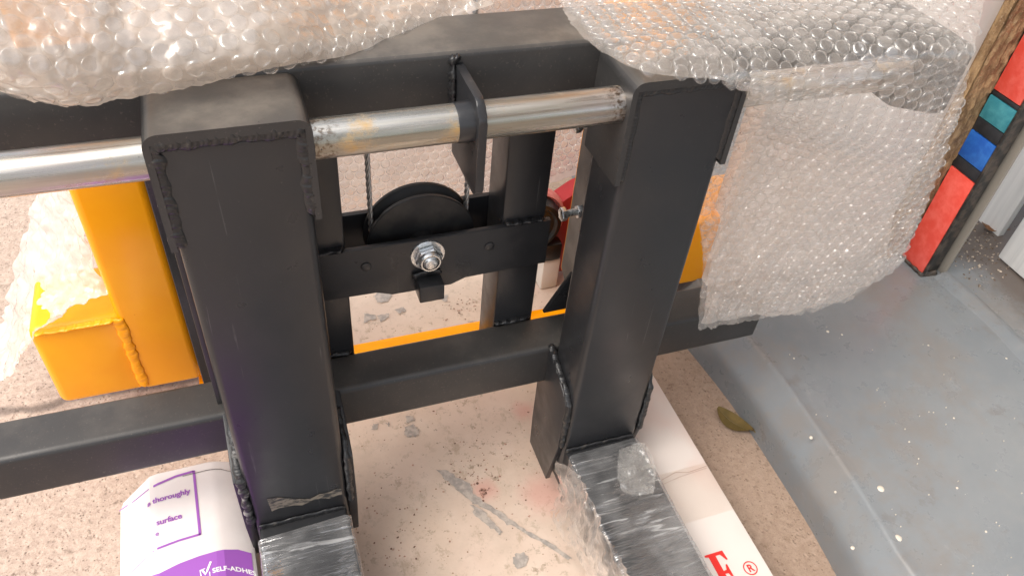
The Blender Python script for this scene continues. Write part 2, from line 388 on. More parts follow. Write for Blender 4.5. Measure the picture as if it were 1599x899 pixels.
def stretch_film_mat(name, ax):
    k = NT(name)
    st = (1, .06, 1)
    mp = k.n.new('ShaderNodeMapping'); k.L(k.co, mp.inputs[0]); mp.inputs['Rotation'].default_value = (0, 0, R(ax))
    mp.inputs['Scale'].default_value = (.10, 1, .5)
    def nz(s, r=.65, d=0.5):
        n = k.n.new('ShaderNodeTexNoise'); k.L(mp.outputs[0], n.inputs['Vector']); n.inputs['Scale'].default_value = s
        n.inputs['Detail'].default_value = 3; n.inputs['Roughness'].default_value = r; n.inputs['Distortion'].default_value = d; return n.outputs['Fac']
    a = nz(120, .5, .8); b = nz(40); c2 = k.noise(16, 4)
    f = k.math('MULTIPLY', k.ramp(a, .56, .70), k.ramp(b, .4, .65, .10, 1.))
    f = k.math('ADD', k.math('MULTIPLY', f, .75), k.ramp(c2, .35, .7, .08, .30))
    nrm = k.bump(k.math('ADD', k.math('MULTIPLY', a, .6), k.math('MULTIPLY', b, 1.5)), .55, .004)
    body = k.mixs(.4, k.shader('Diffuse', Color=(.80, .80, .80), Normal=nrm), k.shader('Translucent', Color=(.8, .8, .8)))
    base = k.mixs(f, k.shader('Transparent', Color=(.96, .96, .96)), body)
    lf = k.n.new('ShaderNodeLayerWeight'); lf.inputs[0].default_value = .5; k.L(nrm, lf.inputs['Normal'])
    fr = k.math('ADD', .17, k.math('MULTIPLY', k.math('POWER', lf.outputs['Facing'], 4.), .7))
    k.L(k.mixs(fr, base, k.shader('Glossy', Color=(1, 1, 1), Roughness=.07, Normal=nrm)), k.out.inputs[0])
    M_[name] = k.mat
stretch_film_mat('stretch_left', -8); stretch_film_mat('stretch_right', -14)

# ---------------------------------------------------------------- setting
STEP = .11
def sheet(name, mat, x0, x1, y0, y1, z):
    bm = bmesh.new()
    bm.faces.new([bm.verts.new(p) for p in ((x0, y0, z), (x1, y0, z), (x1, y1, z), (x0, y1, z))])
    o = finish(name, bm, mat, smooth=0); tag(o, kind='structure'); return o
g = sheet('ground', M_['concrete'], -40, 40, -40, 40, 0); g['label'] = 'coarse pinkish brown concrete ground'
pf = sheet('painted_floor', M_['beige'], -.045, .60, -.9, 1.25, .004); pf['label'] = 'worn beige painted floor with grey chips'

def floor_patch(pts, name='bare_patch', mat='chip', z=.0056, rag=.0014, dens=5):
    P = [on(u, v, 'Z', z) for u, v in pts]; out = []
    for a, b in zip(P, P[1:]+P[:1]):
        for i in range(dens):
            q = a.lerp(b, i/dens)
            out.append(q + Vector((random.gauss(0, rag), random.gauss(0, rag), 0)))
    bm = bmesh.new(); f = bm.faces.new([bm.verts.new(p) for p in out]); f.normal_update(); bmesh.ops.triangulate(bm, faces=[f])
    return finish(name, bm, M_[mat], pf, 0)
floor_patch([(681, 733), (700, 735), (722, 748), (737, 758), (740, 770), (768, 790), (800, 812), (799, 820), (770, 802), (740, 785), (722, 772), (700, 752)])
floor_patch([(735, 788), (752, 795), (768, 812), (785, 830), (780, 834), (760, 818), (740, 804)])
floor_patch([(800, 812), (830, 832), (868, 852), (893, 872), (888, 873), (850, 850), (818, 830), (795, 818)], rag=.0008)
floor_patch([(632, 666), (648, 662), (655, 670), (652, 680), (640, 684), (632, 678)]); floor_patch([(634, 650), (646, 649), (648, 657), (636, 660)])
floor_patch([(597, 452), (612, 450), (613, 462), (605, 472), (590, 473), (584, 463)])
floor_patch([(568, 490), (588, 491), (586, 498), (570, 503)]); floor_patch([(590, 492), (608, 489), (607, 496), (595, 503)]); floor_patch([(617, 484), (628, 479), (634, 485), (624, 491)])
floor_patch([(686, 463), (700, 460), (700, 470), (694, 471)])
floor_patch([(805, 865), (818, 862), (826, 872), (822, 884), (808, 888), (800, 878)], rag=.001); floor_patch([(582, 662), (592, 661), (590, 670), (580, 671)]); floor_patch([(602, 660), (609, 659), (607, 666)])
bm = bmesh.new(); q = on(752, 768, 'Z', .005)
for i in range(26):
    a = random.uniform(0, 6.3); r_ = abs(random.gauss(0, .007))
    bmesh.ops.create_icosphere(bm, subdivisions=1, radius=random.uniform(.0012, .003), matrix=Matrix.Translation((q.x+math.cos(a)*r_, q.y+math.sin(a)*r_, .005)) @ Matrix.Diagonal((1, 1, .45, 1)))
tag(finish('rust_blister', bm, M_['blister'], pf, 180), kind='stuff')
bm = bmesh.new()
for i in range(170):
    u, v = random.choice(((random.uniform(560, 860), random.uniform(640, 890)), (random.gauss(735, 30), random.gauss(735, 22)), (random.gauss(590, 40), random.gauss(840, 25)), (random.gauss(720, 18), random.gauss(480, 10))))
    q = on(u, v, 'Z', .0052); s = random.uniform(.0008, .0022)
    vs = []
    for j in range(7):
        a = j/7*6.283; rr = s*random.uniform(.5, 1.3); vs.append(bm.verts.new((q.x+math.cos(a)*rr, q.y+math.sin(a)*rr*random.uniform(.6, 1.2), .0052+i*1e-6)))
    bm.faces.new(vs)
tag(finish('chipped_speck', bm, M_['blister'], pf, 0), kind='stuff')

# the raised step: rounded nosing along its left edge
prof = [(.752, -.02)]
prof += [(.752, .035), (.7525, .052), (.754, .060), (.757, .067), (.762, .0745), (.769, .083), (.776, .0915), (.782, .0990), (.786, .1045), (.7885, .1085), (.791, .1118), (.7945, .1128), (.799, .1118), (.806, .1105), (.815, STEP)]
prof += [(6, STEP), (6, -.02)]
bm = bmesh.new(); ny = 60
rows = []
for j in range(ny+1):
    yy = -1.6 + 3.2*j/ny
    rows.append([bm.verts.new((px + (noise.noise((yy*5, px, 0))*.004+.018*max(0, 1-((yy-.02)/.29)**2) if px < 1 else 0), yy, pz + (noise.noise((yy*7, px*9, 3))*.0018 if 0 < pz else 0))) for px, pz in prof])
for a, b in zip(rows, rows[1:]):
    for i in range(len(prof)-1): bm.faces.new((a[i], b[i], b[i+1], a[i+1]))
stp = finish('porch_step', bm, M_['step'], smooth=50); tag(stp, 'raised grey painted porch step with rounded edge', kind='structure')
# ridge (old door sill) across the step
bm = bmesh.new()
pts = []
for i in range(40):
    yy = .215 - i*.02
    pts.append((1.305 + .008*noise.noise((yy*6, 1, 0)), yy, STEP))
rr = []
for p in pts:
    rr.append([bm.verts.new((p[0]+dx, p[1], p[2]+dz + (noise.noise((p[1]*40, dx*50, 0))*.0015 if dz > 0 else 0))) for dx, dz in ((-.028, -.001), (-.016, .004), (-.006, .009), (.008, .0095), (.014, .004), (.018, -.001))])
for a, b in zip(rr, rr[1:]):
    for i in range(5): bm.faces.new((a[i], b[i], b[i+1], a[i+1]))
tag(finish('sill_ridge', bm, M_['step'], stp, 60), 'low rounded ridge across the grey step')
# paint flecks and drops on the step
bm = bmesh.new()
for u, v, s in ((1376, 763, .006), (1403, 840, .0062), (1267, 683, .003), (1495, 762, .0022), (1332, 855, .003), (1293, 518, .003), (1315, 523, .002), (1305, 768, .002), (1490, 653, .0018), (1572, 560, .002), (1450, 540, .002), (1240, 560, .002), (1540, 830, .002), (1420, 690, .0016)):
    q = on(u, v, 'Z', STEP)
    add_lathe(bm, (q.x, q.y, STEP-.001), (0, 0, 1), [(.0, s), (.0018, s*.9), (.0024, s*.5), (.0025, 0)], 10)
for i in range(80):
    u, v = random.uniform(1150, 1599), random.uniform(500, 899); q = on(u, v, 'Z', STEP)
    if q.x < .81: continue
    s = random.uniform(.0004, .0011)
    add_lathe(bm, (q.x, q.y, STEP), (0, 0, 1), [(-.002, s), (.0018, s), (.002, 0)], 5)
tag(finish('paint_fleck', bm, M_['drop'], stp, 60), kind='stuff')

# wall behind the wrap, chipboard edge and tiled pillar
wl = box('white_wall', M_['wall'], .80, 1.203, .31, .36, STEP, 2.04, .002)
tag(wl, 'plain pinkish white wall at the upper right behind the bubble wrap', 'wall')
pil = empty('tiled_pillar', (1.257, .25, STEP))
tag(pil, 'door pillar with rough chipboard side and coloured tile face on the grey step', 'pillar')
bm = bmesh.new(); ny, nz = 9, 170
grid = [[bm.verts.new((1.203+(1.257-1.203)*i/ny, .289+random.gauss(0, .0016), STEP+1.92*j/nz)) for i in range(ny+1)] for j in range(nz+1)]
for j in range(nz):
    for i in range(ny): bm.faces.new((grid[j][i], grid[j][i+1], grid[j+1][i+1], grid[j+1][i]))
finish('chipboard_edge', bm, M_['chipboard'], pil, 20)
box('core', M_['chipboard'], 1.2035, 1.2598, .2925, .36, STEP, 2.04, 0, parent=pil)
def zs(u, v): return on(u, v, 'X', 1.257).z
zz = [STEP+.004, zs(1510, 276), zs(1522, 260), zs(1549, 223), zs(1558, 201), zs(1579, 167), zs(1583, 159)]
tl = [('red_tile', zz[0], zz[1]), ('dark_tile', zz[1], zz[2]), ('blue_tile', zz[2], zz[3]), ('dark_tile', zz[3], zz[4]), ('teal_tile', zz[4], zz[5]), ('dark_tile', zz[5], zz[6]), ('red_tile', zz[6], zz[6]+.27), ('dark_tile', zz[6]+.27, zz[6]+.30), ('blue_tile', zz[6]+.30, zz[6]+.38)]
for nme, a, b in tl:
    dx = 0 if nme != 'dark_tile' else .0012
    o = box(nme, M_[nme], 1.2535+dx, 1.2605, .2265, .2865, a+.0007, b-.0007, .0012, 2, pil)
    o.name = 'tile'; o['label'] = {'red_tile': 'coral red tile', 'dark_tile': 'black divider tile', 'blue_tile': 'blue tile', 'teal_tile': 'teal tile'}[nme]
box('frame_post', M_['frame'], 1.2606, 1.292, .2245, .2875, STEP, 2.04, .002, 2, pil)
box('frame_post', M_['frame'], 1.2545, 1.2605, .2215, .2262, STEP, 2.04, .001, 2, pil)
box('edge_strip', M_['edge'], 1.303, 1.309, .2150, .2875, STEP, 2.04, .0012, 2, pil)
box('back_plate', M_['frame'], 1.2605, 1.309, .2876, .36, STEP, 2.04, .001, 1, pil)
weld([(1.252, .290, STEP+.002), (1.2535, .225, STEP+.003), (1.29, .221, STEP+.004)], .0065, pil, M_['frame']).name = 'mortar_lump'
rf = empty('shade_roof', (2.9, .4, 2.05)); tag(rf, 'unseen roof added to shade the grey step', 'roof')  # out of view, added to block sky light on the right side
for i in range(11):
    box('shade_roof_board', M_['board'], .70, 5.0, -2.4+i*.5, -2.4+i*.5+.496, 2.05, 2.075, .002, 1, rf)
box('shade_roof_fascia', M_['board'], .67, .699, -2.4, 3.1, 1.99, 2.11, .003, 1, rf)
# boarded wall at far right
bw = empty('board_wall', (1.52, .6, STEP)); tag(bw, 'white boarded wall at the far right beyond the tiled pillar', 'wall')
for i in range(10):
    o = box('board', M_['board'], 1.52+random.uniform(-.002, .002), 1.54, .29+i*.14, .29+i*.14+.137, STEP-.002, 2.04, .002, 2, bw)
fb = box('trim_board', M_['board'], 1.462, 1.56, -.35, .232, STEP+.003, 2.04, .004, 2); tag(fb, 'thick white trim board standing on the step at the right edge', 'board')

# ---------------------------------------------------------------- the stacker
S = empty('pallet_stacker', (.2075, .1, 0))
tag(S, 'black and orange pallet stacker with welded fork carriage, pulley and round steel bar', 'pallet stacker')
B, D = M_['black'], M_['dusty_lit']
XU = ((-.073, .050), (.368, .488))
for i, (a, b) in enumerate(XU):
    box('upright', B, a, b, 0, .075, .10, .753, .0085, 4, S)
    # folded saddle over the head of the upright
    zl, zr = ((.642, .656), (.643, .652))[i]
    t = .0065
    outer = [(a-t, zl), (a-t, .764), (b+t, .764), (b+t, zr)]
    pr = rounded(outer, [.003, .013, .013, .003], 5)
    inner = rounded([(b+.0003, zr), (b+.0003, .7545), (a-.0003, .7545), (a-.0003, zl)], [0, .008, .008, 0], 5)
    bm = bmesh.new()
    # built as a strip so that the U stays clean
    n = 36
    def along(poly, t_):
        L = [0]
        for p, q in zip(poly, poly[1:]): L.append(L[-1]+math.dist(p, q))
        s = t_*L[-1]
        for i2 in range(len(poly)-1):
            if s <= L[i2+1]+1e-9:
                f = (s-L[i2])/max(1e-9, L[i2+1]-L[i2]); return [poly[i2][c_]+(poly[i2+1][c_]-poly[i2][c_])*f for c_ in (0, 1)]
        return poly[-1]
    po = [(a-t, zl), (a-t, .751)] + [(a-t+.013-.013*math.cos(q*math.pi/12), .751+.013*math.sin(q*math.pi/12)) for q in range(1, 7)] + [(b+t-.013+.013*math.sin(q*math.pi/12), .751+.013*math.cos(q*math.pi/12)) for q in range(0, 7)] + [(b+t, zr)]
    pi_ = [(min(max(p[0], a-.0004), b+.0004), min(p[1], .7542)) for p in po]
    y0, y1 = (-.0022, .0795)
    V = [[bm.verts.new((p[0], yy, p[1])) for p in (po if s_ == 0 else pi_)] for yy in (y0, y1) for s_ in (0, 1)]
    of, inf, ob, ib = V
    m_ = len(po)
    for j in range(m_-1):
        bm.faces.new((of[j], of[j+1], ob[j+1], ob[j])); bm.faces.new((inf[j], ib[j], ib[j+1], inf[j+1]))
        bm.faces.new((of[j], inf[j], inf[j+1], of[j+1])); bm.faces.new((ob[j], ob[j+1], ib[j+1], ib[j]))
    for j in (0, m_-1): bm.faces.new((of[j], ob[j], ib[j], inf[j]))
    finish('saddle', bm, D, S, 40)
    # welds inside the rim of the saddle
    if i == 0:
        weld([(a+.001, .0010, zl+.004), (a+.0015, .0010, .700), (a+.0010, .0010, .747), (a+.0035, .0010, .7515), (a+.011, .0010, .7525), (b-.011, .0010, .7528), (b-.0035, .0010, .7515), (b-.0010, .0010, .747), (b-.0015, .0010, .70), (b-.001, .0010, zr+.004)], .0060, S, None, .2, 1, .50)
    else:
        weld([(a+.0005, .0012, zl+.004), (a+.001, .0012, .70), (a+.0008, .0012, .747), (a+.0035, .0012, .7515), (a+.011, .0012, .7525), (b-.011, .0012, .7525), (b-.0035, .0012, .7515), (b-.0008, .0012, .747), (b-.001, .0012, .70), (b-.0005, .0012, zr+.004)], .0054, S, None, .12, 1, .45)
        weld([(a-.002, .07, zl-.001), (a-.002, .01, zl-.001)], .0018, S, M_['weld2'], .4, 2)
# forks
for a, b in XU:
    pts = [(.073, .062), (.073, .150), (-.03, .157), (-.62, .150), (-.95, .12), (-.95, .085), (-.60, .062)]
    bm = bmesh.new(); add_prism(bm, pts, 'X', a+.004, b-.004, .006, 3); finish('fork', bm, B, S, 40)
# gusset plates where upright meets fork
for i, (a, b) in enumerate(XU):
    for s_ in (0, 1):
        x0, x1 = ((a-.0085, a-.0006), (b+.0006, b+.0085))[s_]
        if i == 0 and s_ == 0: x0 = a-.0125
        if i == 0 and s_ == 1: x1 = b+.0125
        pts = [(.090, .302), (.082, .300), (.020, .276), (.004, .262), (.004, .160), (.022, .056), (.096, .056), (.100, .12), (.104, .24)]
        prism('gusset_plate', B, pts, 'X', x0, x1, .0012, S)
    weld([(a-.0035, .085, .302), (a-.0035, .020, .279), (a-.0035, .003, .262), (a-.0035, .002, .165)], .0042 if i else .0048, S, M_['weld2'] if i == 0 else None, .25, 1, .8)
    weld([(b+.004, .060, .295), (b+.004, .018, .279), (b+.004, .003, .262), (b+.004, .002, .165)], .0042, S, None, .2, 1, .8)
    weld([(a+.004, -.002, .159), (b-.004, -.002, .158)], .0042, S)
# scuffed primer near the foot of one upright
bm = bmesh.new()
top = [(418, 781), (430, 778), (445, 775), (458, 777), (470, 780), (485, 779), (500, 770), (515, 768), (528, 764), (534, 762)]
bot = [(425, 797), (436, 795), (446, 791), (460, 789), (472, 787), (486, 783), (502, 779), (516, 777), (528, 773), (535, 770)]
top = [on(u+random.uniform(-1, 1), v+random.uniform(-2, 2), 'Y', -.0006) for u, v in top]; bot = [on(u, v+random.uniform(-2, 2), 'Y', -.0006) for u, v in bot]
vt = [bm.verts.new(p) for p in top]; vb = [bm.verts.new(p) for p in bot]
for j in range(len(vt)-1): bm.faces.new((vt[j], vb[j], vb[j+1], vt[j+1]))
k = NT('bare_primer'); 
sc_ = k.ramp(k.noise(150, 5, .7, (.4, 1, 1)), .40, .55)
k.P(Base_Color=k.mix(sc_, (.024, .024, .025), (.17, .145, .115)), Roughness=.6); M_['primer'] = k.mat
finish('scuff_mark', bm, M_['primer'], S, 0)
# beam, bar, crossbar
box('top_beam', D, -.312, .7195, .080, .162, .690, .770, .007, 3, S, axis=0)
for x0, x1 in ((.7198, .728), (-.3205, -.3123)):
    prism('end_plate', B, rounded([(-.045, .790), (.175, .790), (.175, .685), (.02, .685), (-.045, .712)], .008), 'X', x0, x1, .001, S)
YB, ZB, RB = .023, .7275, .0187
bm = bmesh.new()
add_lathe(bm, (0, YB, ZB), (1, 0, 0), [(-.3115, 0), (-.3115, RB-.001), (-.3105, RB)] + [(-.31+1.029*i/30, RB) for i in range(1, 30)] + [(.7185, RB), (.7192, RB-.001), (.7192, 0)], 48)
finish('round_bar', bm, M_['bar'], S, 40)
lathe('bar_collar', M_['black'], (.190, YB, ZB), (1, 0, 0), [(0, RB+.0002), (.003, RB+.0009), (.016, RB+.0012), (.0162, RB-.002)], 40, S)
bm = bmesh.new()
add_box(bm, -.357, .722, .0800, .1450, .2250, .3020, .0085, 4, axis=0); finish('crossbar', bm, M_['dusty_lit2'], S)
# lug plate around the bar
lp = rounded([(.082, .758), (.010, .7575), (-.003, .742), (-.003, .6605), (.004, .655), (.082, .655)], [.001, .006, .004, .003, .002, .001])
prism('lug_plate', B, lp, 'X', .206, .2145, .0013, S)
weld([(.2035, .082, .764), (.2035, .078, .745), (.2035, .077, .71), (.2035, .078, .69)], .0062, S, None, .25, 0, .6)
weld([(.206, .08, .764), (.212, .079, .764)], .005, S, None, .2, 2, .6)
# rear posts
PX = ((.036, .094), (.297, .357))
for a, b in PX:
    box('rear_post', B, a, b, .1465, .2075, .228, .7, .003, 2, S, axis=2)
    weld([(a+.003, .1455, .3035), (b-.004, .1455, .3035)], .0048, S, None, .25, 2, .6)
    weld([(a+.004, .1435, .4905), (b-.002, .1435, .4905)], .005, S, None, .25, 2, .5)
# front crosshead plate with its dropped middle, and the rear one
fp = [(.030, .489), (.362, .489), (.362, .4145), (.247, .4145), (.228, .4045), (.148, .4045), (.128, .4145), (.030, .4145)]
prism('crosshead_plate', B, fp, 'Y', .1375, .1462, .0012, S)
prism('crosshead_plate', B, [(.030, .4890), (.362, .4890), (.362, .4145), (.030, .4145)], 'Y', .2078, .2160, .0012, S)
for u, v in ((572, 417), (765, 385)):
    q = on(u, v, 'Y', .137)
    lathe('plug', B, (q.x, .1378, q.z), (0, -1, 0), [(0, .0068), (.002, .0065), (.0032, .004), (.0034, 0)], 14, S)
box('stop_tab', B, .1785, .2115, .112, .1372, .405, .432, .0018, 2, S)
weld([(.176, .1335, .434), (.195, .134, .437), (.214, .1335, .434)], .0042, S)
# axle: washer, flanged lock nut, bolt end
q = on(669, 400, 'Y', .134); AX, AZ = q.x, q.z
lathe('washer', M_['zinc'], (AX, .1374, AZ), (0, -1, 0), [(0, .0225), (.0022, .0225), (.0027, .0220), (.0027, 0)], 40, S)
bm = bmesh.new()
hexp = [(AX+.0178*math.cos(R(60*i+12)), AZ+.0178*math.sin(R(60*i+12))) for i in range(6)]
add_prism(bm, hexp, 'Y', .1245, .1345, .0022, 3); nut = finish('lock_nut', bm, M_['zinc'], S, 30)
lathe('nylon_collar', M_['zinc'], (AX, .1250, AZ), (0, -1, 0), [(0, .0152), (.004, .0148), (.0062, .0128), (.0062, .0112)], 30, S)
lathe('nylon_ring', M_['rubber'], (AX, .1192, AZ), (0, -1, 0), [(0, .0114), (-.0006, .0118), (-.0010, .0088)], 30, S)
bm = bmesh.new()
prof_ = [(-.095, .0085)] + [(i*.0006, .0086 if i % 2 else .0094) for i in range(16)] + [(.0105, .0080), (.0112, .0070), (.0112, 0)]
add_lathe(bm, (AX, .1270, AZ), (0, -1, 0), prof_, 26); finish('axle_bolt', bm, M_['zinc'], S, 40)
# cable pulley
PZ = AZ
bm = bmesh.new()
prof_ = [(.164, .009), (.164, .0700), (.1652, .0712), (.1690, .0712), (.1705, .0702), (.1725, .0640), (.177, .0590), (.183, .0590), (.1875, .0640), (.1895, .0702), (.1910, .0712), (.1948, .0712), (.196, .0700), (.196, .009)]
add_lathe(bm, (AX, 0, PZ), (0, 1, 0), prof_, 72); finish('pulley', bm, M_['pulley'], S, 30)
lathe('pulley_hub', M_['pulley'], (AX, 0, PZ), (0, 1, 0), [(.1465, .0105), (.1465, .018), (.1638, .018)], 24, S)
# wire ropes on both sides of the pulley: three strands laid round each other
def rope(path, r=.0038, pitch=.030):
    pts = [Vector(p) for p in path]
    fine = []
    for a, b in zip(pts, pts[1:]):
        n = max(1, int((b-a).length/.0035))
        fine += [a.lerp(b, i/n) for i in range(n)]
    fine.append(pts[-1])
    bm = bmesh.new()
    for s_ in range(3):
        P = []; L = 0
        for i, p in enumerate(fine):
            d = (fine[min(i+1, len(fine)-1)]-fine[max(i-1, 0)]).normalized()
            if i: L += (p-fine[i-1]).length
            e1 = d.cross(Vector((0, 1, 0))).normalized(); e2 = d.cross(e1)
            th = s_*math.pi/1.5 + L/pitch*2*math.pi
            P.append(p + (e1*math.cos(th)+e2*math.sin(th))*r*.52)
        add_tube(bm, P, r*.46, 8)
    return finish('wire_rope', bm, M_['cable'], S, 60)
arc = [(AX+.0625*math.cos(t_), .180, PZ+.0625*math.sin(t_)) for t_ in [math.pi+i*math.pi/20 for i in range(21)]]
rope([(AX-.0625, .180, 1.35)] + arc + [(AX+.0635, .180, 1.35)])
# side guide plates with adjusting bolts
for x0, x1 in ((.420, .428), (-.090, -.082)):
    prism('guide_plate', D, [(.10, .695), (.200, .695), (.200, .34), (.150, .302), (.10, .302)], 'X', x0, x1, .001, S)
prism('corner_gusset', B, [(.376, .303), (.4195, .303), (.4195, .372), (.411, .372)], 'Y', .147, .154, .0008, S)
weld([(.4185, .149, .372), (.4185, .149, .335)], .0045, S, M_['weld2'], .3, 0, .8)
def bolt(u, v, Y=.165, L=.030):
    p = on(u, v, 'Y', Y)
    bm = bmesh.new()
    hx = [(p.y+.0098*math.cos(R(60*i)), p.z+.0098*math.sin(R(60*i))) for i in range(6)]
    add_prism(bm, hx, 'X', p.x-.004, p.x+.004, .001, 2); finish('bolt_head', bm, M_['zinc'], S, 30)
    bm = bmesh.new(); add_lathe(bm, (p.x+.004, p.y, p.z), (1, 0, 0), [(i*.00055, .0045 if i % 2 else .0053) for i in range(int(L/.00055))], 18)
    finish('bolt_shank', bm, M_['zinc'], S, 40)
    bm = bmesh.new()
    hx = [(p.y+.0096*math.cos(R(60*i+20)), p.z+.0096*math.sin(R(60*i+20))) for i in range(6)]
    add_prism(bm, hx, 'X', .4205-.0085, .4205-.0003, .001, 2); finish('jam_nut', bm, M_['zinc'], S, 30)
bolt(880, 335); bolt(903, 196)
# orange mast posts, base blocks and low cross plate
O = M_['orange']
YO = .33
a_ = on(105, 300, 'Y', YO).x; b_ = on(275, 445, 'Y', YO).x
bz = .099; tz = .265
box('mast_post', O, a_, b_, YO, YO+.11, bz, 1.5, .012, 4, S)
box('mast_post', O, .541, .637, YO, YO+.11, bz, 1.5, .012, 4, S)
box('base_block', O, on(50, 520, 'Y', YO).x-.008, a_+.012, YO+.001, YO+.13, bz+.001, tz, .014, 4, S)
box('base_block', O, .625, .93, YO+.001, YO+.13, bz+.001, tz, .014, 4, S)
weld([(a_+.004, YO, tz-.004), (a_+.006, YO-.001, bz+.01)], .0068, S, O, .2, 1, .34)
weld([(on(55, 520, 'Y', YO).x, YO+.002, tz-.004), (a_, YO+.002, tz-.004)], .0058, S, O, .2, 2, .36)
box('cross_plate', O, b_-.01, .72, .335, .361, .02, .080, .002, 2, S)
box('mast_channel', M_['black'], b_+.004, b_+.018, YO-.04, YO+.08, .12, 1.5, .001, 1, S)

# ---------------------------------------------------------------- red machine beyond, on the floor
rt = empty('red_trolley', (.50, .62, .004))
tag(rt, 'red wheeled tool seen through the gap beside the right fork upright', 'trolley')
prism('housing', M_['red'], rounded([(.535, .19), (.60, .235), (.70, .23), (.70, .03), (.60, .02), (.535, .03)], .02), 'Y', .508, .548, .004, rt)
bm = bmesh.new()
add_lathe(bm, (.494, .508, .182), (0, 1, 0), [(-.012, .062), (-.016, .066), (-.012, .071), (.0, .073), (.008, .071), (.008, .062)], 40); finish('rim', bm, M_['pink'], rt, 50)
bm = bmesh.new(); add_lathe(bm, (.494, .500, .182), (0, 1, 0), [(-.030, 0), (-.030, .022), (-.022, .026), (-.022, .042), (-.028, .047), (-.026, .055), (-.010, .0605), (.0, .0605)], 40); finish('wheel', bm, M_['rubber'], rt, 40)
box('foot', M_['rubber'], .520, .563, .478, .506, .085, .128, .006, 2, rt)
box('support_block', M_['whitep'], .528, .566, .482, .530, .004, .083, .005, 2, rt)

# ---------------------------------------------------------------- cartons under the forks
PB = empty('label_carton', (-.17, 0, 0)); tag(PB, 'white carton with purple printed label lying beside the left fork', 'box')
YE = .165
sec = [(-.262, 0.0), (-.270, .030), (-.262, .048), (-.215, .0975), (-.205, .1), (-.132, .1), (-.122, .0985), (-.0885, .083), (-.084, .078), (-.084, 0.0)]
def facet(x):
    if x < -.215: return .048+(x+.262)/.047*.0495
    if x < -.205: return .0975+(x+.215)*.25
    if x < -.132: return .1
    if x < -.122: return .1-(x+.132)*.15
    return .0985-(x+.122)/.0335*.0155
bm = bmesh.new(); add_prism(bm, sec, 'Y', -.42, YE, .0015, 1); finish('carton', bm, M_['carton'], PB, 25)
def lay(name, bm, mat, parent, dz=.0008, fn=facet):
    bmesh.ops.subdivide_edges(bm, edges=[e for e in bm.edges if e.calc_length() > .012], cuts=3, use_grid_fill=True)
    for v in bm.verts: v.co.z = fn(v.co.x)+dz
    return finish(name, bm, mat, parent, 0)
def strip(bm, pts, wd):
    "flat printed line of width wd through pts (x, y)"
    P = []
    for a, b in zip(pts, pts[1:]):
        n = max(1, int(math.dist(a, b)/.006))
        P += [Vector((a[0]+(b[0]-a[0])*i/n, a[1]+(b[1]-a[1])*i/n, 0)) for i in range(n)]
    P.append(Vector((*pts[-1], 0)))
    L, Rr = [], []
    for i, p in enumerate(P):
        d = (P[min(i+1, len(P)-1)]-P[max(i-1, 0)]).normalized(); nn = Vector((-d.y, d.x, 0))*wd/2
        L.append(bm.verts.new(p+nn)); Rr.append(bm.verts.new(p-nn))
    for i in range(len(P)-1): bm.faces.new((L[i], L[i+1], Rr[i+1], Rr[i]))
def onbox(u, v):
    x = on(u, v, 'Z', .1).x
    for _ in range(12): p = on(u, v, 'Z', facet(x)); x = p.x
    return (p.x, p.y)
bm = bmesh.new()
strip(bm, [onbox(240, 760), onbox(275, 744), onbox(303, 736)], .0036); strip(bm, [onbox(303, 735), onbox(308, 785), onbox(313, 835)], .0036); strip(bm, [onbox(314, 834), onbox(280, 844), onbox(246, 857)], .0032)
strip(bm, [onbox(233, 764), onbox(207, 785)], .0016); strip(bm, [onbox(200, 789), onbox(187, 798)], .0016); strip(bm, [onbox(242, 860), onbox(205, 895)], .0009)
lay('label_frame', bm, M_['purple'], PB)
# purple lower band with an arched top
arc = [onbox(u, v) for u, v in ((196, 930), (225, 909), (250, 895), (280, 880), (312, 868), (345, 859), (372, 858), (398, 865), (408, 868))]
bm = bmesh.new()
tops, bots = [], []
NS = 60
for i in range(NS+1):
    t_ = i/NS*(len(arc)-1); j = min(int(t_), len(arc)-2); f = t_-j
    x_ = arc[j][0]+(arc[j+1][0]-arc[j][0])*f; y_ = arc[j][1]+(arc[j+1][1]-arc[j][1])*f
    tops.append(bm.verts.new((min(x_, -.0885), y_, 0))); bots.append(bm.verts.new((min(x_, -.0885), -.40, 0)))
for i in range(NS):
    try: bm.faces.new((tops[i], tops[i+1], bots[i+1], bots[i]))
    except ValueError: pass
bmesh.ops.remove_doubles(bm, verts=bm.verts[:], dist=1e-6)
for v in bm.verts: v.co.z = facet(v.co.x)+.0006
finish('label_band', bm, M_['purple'], PB, 0)
def text_mesh(s, size, bold=0., font=None, shear=0., spacing=1.):
    cu = bpy.data.curves.new('t', 'FONT'); cu.body = s; cu.size = size; cu.offset = bold; cu.shear = shear; cu.space_character = spacing
    cu.resolution_u = 3
    o = bpy.data.objects.new('t', cu); COL.objects.link(o)
    dg = bpy.context.evaluated_depsgraph_get(); me = bpy.data.meshes.new_from_object(o.evaluated_get(dg))
    bpy.data.objects.remove(o); bpy.data.curves.remove(cu)
    bm = bmesh.new(); bm.from_mesh(me); bpy.data.meshes.remove(me); return bm
def put_text(name, s, size, p0, p1, mat, parent, fn=facet, dz=.0010, bold=0., shear=0., spacing=1., curve=0., upflip=1):
    bm = text_mesh(s, size, bold, shear=shear, spacing=spacing)
    d = (Vector(p1)-Vector(p0)).normalized(); nrm = Vector((-d.y, d.x))
    bmesh.ops.triangulate(bm, faces=bm.faces[:])
    for v in bm.verts:
        q = Vector(p0)+d*v.co.x+nrm*(v.co.y - curve*v.co.x**2)
        v.co = Vector((q.x, q.y, fn(q.x)+dz))
    return finish(name, bm, mat, parent, 0)
put_text('lettering', 'a thoroughly', .0122, onbox(231, 793), onbox(298, 770), M_['purple'], PB, bold=.0003, spacing=.95)
